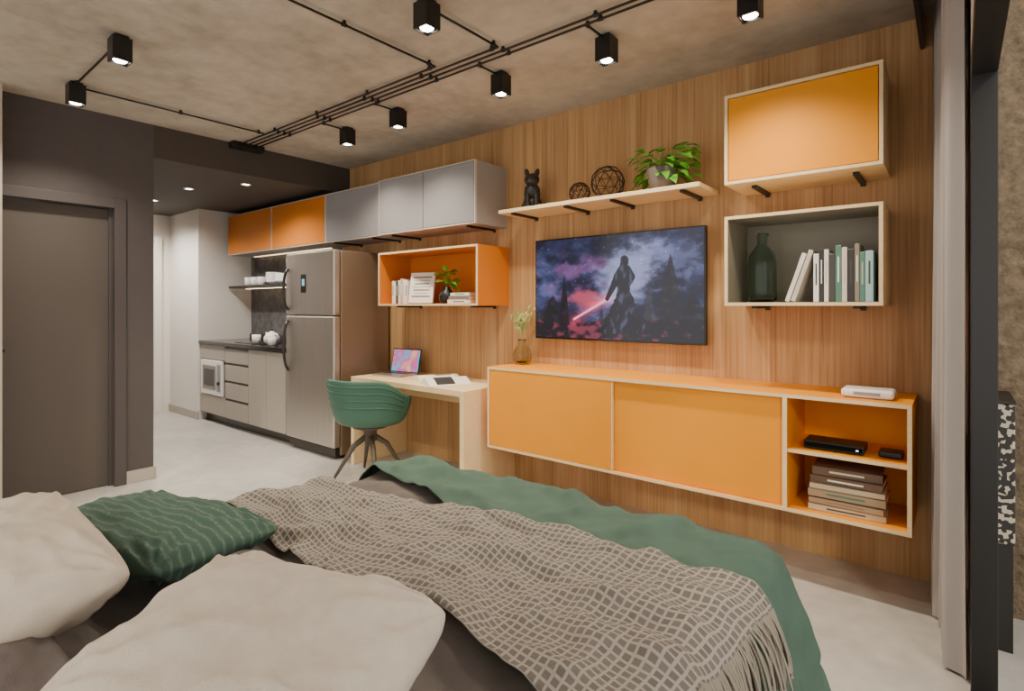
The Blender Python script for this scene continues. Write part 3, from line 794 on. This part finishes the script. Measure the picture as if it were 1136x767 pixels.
# ------------------------------------------------------------------ bed
bx0,bx1,by0,by1=-1.93,-0.385,-0.45,1.68
bed=group('bed')
box('base',bx0+0.02,bx1-0.02,by0,by1-0.02,0.06,0.29,M_teal,bed,0.02)
for x in (bx0+0.12,bx1-0.12):
    for y in (by0+0.12,by1-0.12): tube('foot',[(x,y,0),(x,y,0.07)],0.025,M_black,bed)
def roundbox(name,x0,x1,y0,y1,z0,z1,r,mat,parent,n=40):
    bm=bmesh.new(); bmesh.ops.create_cube(bm,size=2)
    bmesh.ops.subdivide_edges(bm,edges=bm.edges[:],cuts=n,use_grid_fill=True)
    hx,hy,hz=(x1-x0)/2,(y1-y0)/2,(z1-z0)/2; c=Vector(((x0+x1)/2,(y0+y1)/2,(z0+z1)/2))
    for v in bm.verts:
        p=Vector((v.co.x*hx,v.co.y*hy,v.co.z*hz))
        q=Vector((max(-hx+r,min(hx-r,p.x)),max(-hy+r,min(hy-r,p.y)),max(-hz+r,min(hz-r,p.z))))
        dlt=p-q
        if dlt.length>1e-6: p=q+dlt.normalized()*r
        v.co=c+p
    me=bpy.data.meshes.new(name); bm.to_mesh(me); bm.free()
    ob=bpy.data.objects.new(name,me); COL.objects.link(ob); me.materials.append(mat); 
    if parent: ob.parent=parent
    for p in me.polygons: p.use_smooth=True
    return ob
mat_ob=roundbox('mattress',bx0,bx1,by0,by1,0.30,0.56,0.07,M_pillow,bed,36)

def grid_cloth(name,x0,x1,y0,y1,z,step,mat,fn=None,amp=0.02,fr=(5,5),seed=0):
    nx=int((x1-x0)/step); ny=int((y1-y0)/step)
    vs=[];fs=[];uvs=[]
    for j in range(ny+1):
        for i in range(nx+1):
            u=i/nx;v=j/ny; x=x0+(x1-x0)*u; y=y0+(y1-y0)*v
            uvs.append(((x1-x0)*u,(y1-y0)*v))
            if fn: x,y=fn(x,y,u,v)
            zz=z+amp*noise.fractal(Vector((x*fr[0]+y*1.5,y*fr[1]-x*1.2,seed)),1.0,2,3)
            vs.append((x,y,zz))
    for j in range(ny):
        for i in range(nx):
            a=j*(nx+1)+i; fs.append((a,a+1,a+nx+2,a+nx+1))
    ob=add_mesh(name,vs,fs,mat,smooth=True)
    uvl=ob.data.uv_layers.new(name='UVMap')
    for lp in ob.data.loops: uvl.data[lp.index].uv=uvs[lp.vertex_index]
    return ob,nx,ny
def collide(ob,th=0.006):
    m=ob.modifiers.new('col','COLLISION'); ob.collision.thickness_outer=th; ob.collision.cloth_friction=30; ob.collision.damping=0.5
def simulate(ob,frames,shrink,bend=0.5,stiff=12,mass=0.3,dist=0.006):
    m=ob.modifiers.new('cloth','CLOTH'); s=m.settings
    s.quality=6; s.mass=mass; s.tension_stiffness=stiff; s.compression_stiffness=stiff; s.shear_stiffness=stiff*0.5; s.bending_stiffness=bend
    s.air_damping=2.0; s.shrink_min=shrink
    m.collision_settings.distance_min=dist; m.collision_settings.collision_quality=3
    m.point_cache.frame_start=1; m.point_cache.frame_end=frames+5
    for f in range(1,frames+1): scene.frame_set(f)
    dg=bpy.context.evaluated_depsgraph_get(); ev=ob.evaluated_get(dg)
    me=bpy.data.meshes.new_from_object(ev)
    ob.modifiers.clear(); ob.data=me
    for p in me.polygons: p.use_smooth=True
    scene.frame_set(1)
floor_ob=bpy.data.objects['floor']
collide(mat_ob); collide(floor_ob)
T0=time.time()
duvet,_,_=grid_cloth('duvet',bx0-0.28,bx1+0.24,-0.30,by1+0.10,0.60,0.024,M_duvet,None,0.025,(4,7),1)
simulate(duvet,30,-0.14,bend=0.4)
collide(duvet,0.008)
def gf(x,y,u,v):
    return x, y+(1-v)*(0.10*(1-u)*1.2-0.02+0.03*math.sin(u*9))
green,_,_=grid_cloth('green_blanket',bx0-0.30,bx1+0.46,1.08,by1+0.46,0.70,0.022,M_greencloth,gf,0.03,(4,6),2)
simulate(green,42,-0.16,bend=0.3,dist=0.010)
collide(green,0.006)
def thf(x,y,u,v):
    c=1.0+0.08*u; hw=0.17+0.13*u
    s=(v-0.5)*2
    edge=0.022*math.sin(u*13+1.5*s)+0.008*math.sin(u*25+2*s)
    return x+0.02*s, c+ s*hw + edge
throw,tnx,tny=grid_cloth('woven_throw',-1.95,-0.40,0,0.58,0.79,0.015,M_throw,thf,0.02,(2,9),3)
simulate(throw,38,-0.08,bend=0.3,stiff=20)
print('SIM',time.time()-T0)
def smooth01(a,b,x):
    t=max(0,min(1,(x-a)/(b-a))); return t*t*(3-2*t)
def ridge(x,y,z,p=3.0):
    return (1-abs(noise.noise(Vector((x,y,z)))))**p
def macro(x,y):
    wx=0.25*noise.noise(Vector((x*1.6,y*1.6,4.0))); 
    return 0.028*ridge((x+wx)*1.5+y*0.9,y*2.6-x*0.8,11.0,4)+0.012*noise.noise(Vector((x*3,y*3,1.0)))-0.016
def own_duvet(x,y):
    return 0.020*ridge(x*3.2+y*2.0,y*5.2-x*1.2,21.0,8)+0.011*ridge(x*7,y*9-x*3,22.0,8)
def own_green(x,y):
    wy=0.12*noise.noise(Vector((x*2.2,y*2.2,7.0)))
    return 0.030*ridge(x*2.0+(y+wy)*3.2,(y+wy)*4.2-x*1.6,31.0,8)+0.014*ridge(x*6+y*5,y*8-x*4,32.0,7)
def own_throw(x,y):
    wy=0.05*noise.noise(Vector((x*2.6,y*2.0,9.0)))
    return 0.026*ridge(x*1.4+2,(y+wy)*7.5-x*1.6,41.0,4)+0.003*ridge(x*4.5,(y+wy)*15-x*4,42.0,4)
def relief(ob,own,k0=1.0):
    me=ob.data
    nrm=[v.normal.copy() for v in me.vertices]
    sgn=1 if sum(n.z for n in nrm)>0 else -1
    for v,n in zip(me.vertices,nrm):
        x,y=v.co.x,v.co.y
        top=smooth01(0.40,0.56,v.co.z)
        o=own(x,y)
        d=macro(x,y)*k0 + o
        v.co.z+=d*top
        h=n*sgn; h.z=0
        v.co+=h*o*(1-top)*0.8*smooth01(0.02,0.2,v.co.z)
    me.update()
relief(duvet,own_duvet); relief(green,lambda x,y: own_green(x,y)+own_duvet(x,y)*0.9+0.004)
relief(throw,lambda x,y: own_throw(x,y)+0.6*own_green(x,y)+0.9*own_duvet(x,y)+0.008)
# mattress sinks slightly below the bedding lying on it
for v in mat_ob.data.vertices:
    v.co.z = 0.292+(v.co.z-0.30)*0.84
    v.co.x = (bx0+bx1)/2+(v.co.x-(bx0+bx1)/2)*0.985
    v.co.y = (by0+by1)/2+(v.co.y-(by0+by1)/2)*0.985

vsl=[throw.data.vertices[j*(tnx+1)+tnx].co.copy() for j in range(tny+1)]
vin=[throw.data.vertices[j*(tnx+1)+tnx-2].co.copy() for j in range(tny+1)]
fv=[];ff=[]
for o in (mat_ob,floor_ob,duvet,green):
    for m in list(o.modifiers):
        if m.type=='COLLISION': o.modifiers.remove(m)
for ob,th in ((duvet,0.012),(green,0.006),(throw,0.006)):
    m=ob.modifiers.new('solid','SOLIDIFY'); m.thickness=th; m.offset=0
    m=ob.modifiers.new('ss','SUBSURF'); m.levels=1; m.render_levels=1
    ob.parent=bed
throw.parent=None
def strand(p,d):
    n=6; L_=0.15+random.uniform(-0.015,0.02); pts=[]
    q=Vector(p); dr=Vector(d).normalized()
    for k in range(n+1):
        pts.append(q.copy())
        fall=-0.05 if q.x<bx1+0.01 else -0.5
        dr=(dr+Vector((random.uniform(-.1,.1)+0.05,random.uniform(-.15,.15),fall))).normalized(); q=q+dr*(L_/n)
        q.z=max(q.z,0.02)
    base=len(fv)
    for k,p_ in enumerate(pts):
        for s in range(4):
            a=s*math.pi/2; fv.append(p_+Vector((0.002*math.cos(a),0.003*math.cos(a)*1.0,0.003*math.sin(a))))
    for k in range(n):
        for s in range(4):
            s2=(s+1)%4; ff.append((base+k*4+s,base+k*4+s2,base+k*4+4+s2,base+k*4+4+s))
for j in range(tny):
    for q in range(3):
        t=(q+random.random()*0.6)/3
        p=vsl[j].lerp(vsl[j+1],t); d=p-vin[j]
        strand(p+Vector((0,0,0.004)),d)
add_mesh('fringe',fv,ff,M_fringe,throw,smooth=True)

# ------------------------------------------------------------------ pillows
def pillow(name,w_,h_,T,loc,rot,mat,seed):
    n=44; vs=[];fs=[];uvs=[]
    M=Matrix.Translation(loc)@Euler([math.radians(a) for a in rot],'XYZ').to_matrix().to_4x4()
    for side in (1,-1):
        for j in range(n+1):
            for i in range(n+1):
                u=2*i/n-1; v=2*j/n-1
                pu=math.sin(u*math.pi/2); pv=math.sin(v*math.pi/2)
                k=0.035
                cr_=1-0.07*(abs(pu*pv))**5
                x=w_/2*pu*(1-k*(1-pv**2))*cr_; y=h_/2*pv*(1-k*(1-pu**2))*cr_
                t=((1-abs(pu)**3.0)*(1-abs(pv)**3.0))
                t=max(0,t)**0.5
                nz=noise.fractal(Vector((pu*1.5+seed,pv*1.5,side*2+seed)),0.9,2,3)
                cr=0
                for cx in (-1,1):
                    for cy in (-1,1):
                        dx=pu-cx; dy=pv-cy; r=math.hypot(dx,dy); an=math.atan2(dy,dx)
                        cr+=math.exp(-r*2.4)*math.sin(an*15+seed*3+cx+2*cy+2*r)*0.022*min(1,r*3)
                rd=1-abs(noise.noise(Vector((pu*2.4+seed*2,pv*3.0+0.8*pu,seed))))*2
                cr+=0.012*max(0,rd)**4
                rd=1-abs(noise.noise(Vector((pu*5+seed*2,pv*4-1.8*pu,seed+4))))*2
                cr+=0.006*max(0,rd)**5
                z=side*(T/2*t*(1+0.16*nz)+ cr*min(1,t*2.2))
                vs.append(M@Vector((x,y,z))); uvs.append((pu*0.5+0.5,pv*0.5+0.5))
        o=0 if side==1 else (n+1)**2
        for j in range(n):
            for i in range(n):
                a=o+j*(n+1)+i
                f=(a,a+1,a+n+2,a+n+1); fs.append(f if side==1 else f[::-1])
    ob=add_mesh(name,vs,fs,mat,smooth=True)
    uvl=ob.data.uv_layers.new(name='UVMap')
    for lp in ob.data.loops: uvl.data[lp.index].uv=uvs[lp.vertex_index]
    bm=bmesh.new(); bm.from_mesh(ob.data); bmesh.ops.remove_doubles(bm,verts=bm.verts,dist=0.0005); bm.to_mesh(ob.data); bm.free()
    m=ob.modifiers.new('ss','SUBSURF'); m.levels=1; m.render_levels=1
    return ob
pillow('cream_pillow',0.52,0.40,0.17,(-0.865,0.425,0.715),(8,2,22),M_pillow,1.3)
pillow('cream_pillow',0.54,0.38,0.17,(-1.50,0.19,0.735),(14,4,0),M_pillow,4.1)
pillow('green_cushion',0.60,0.36,0.11,(-1.68,0.54,0.68),(-3,0,14),M_gpil,2.2)
pillow('taupe_pillow',0.60,0.40,0.10,(-1.14,0.06,0.67),(0,0,0),M_duvet2,6.2)

# ------------------------------------------------------------------ light
wld=bpy.data.worlds.new('world'); scene.world=wld; wld.use_nodes=True
bg=wld.node_tree.nodes['Background']; bg.inputs[0].default_value=(1.0,0.945,0.88,1); bg.inputs[1].default_value=1.68
sd=bpy.data.lights.new('sun','SUN'); sd.energy=0.9; sd.angle=math.radians(6); sd.color=(1,0.88,0.66)
so=bpy.data.objects.new('sun',sd); COL.objects.link(so); so.location=(3,-3,4)
so.rotation_euler=Vector((-0.97,1.75,-0.95)).to_track_quat('-Z','Y').to_euler()
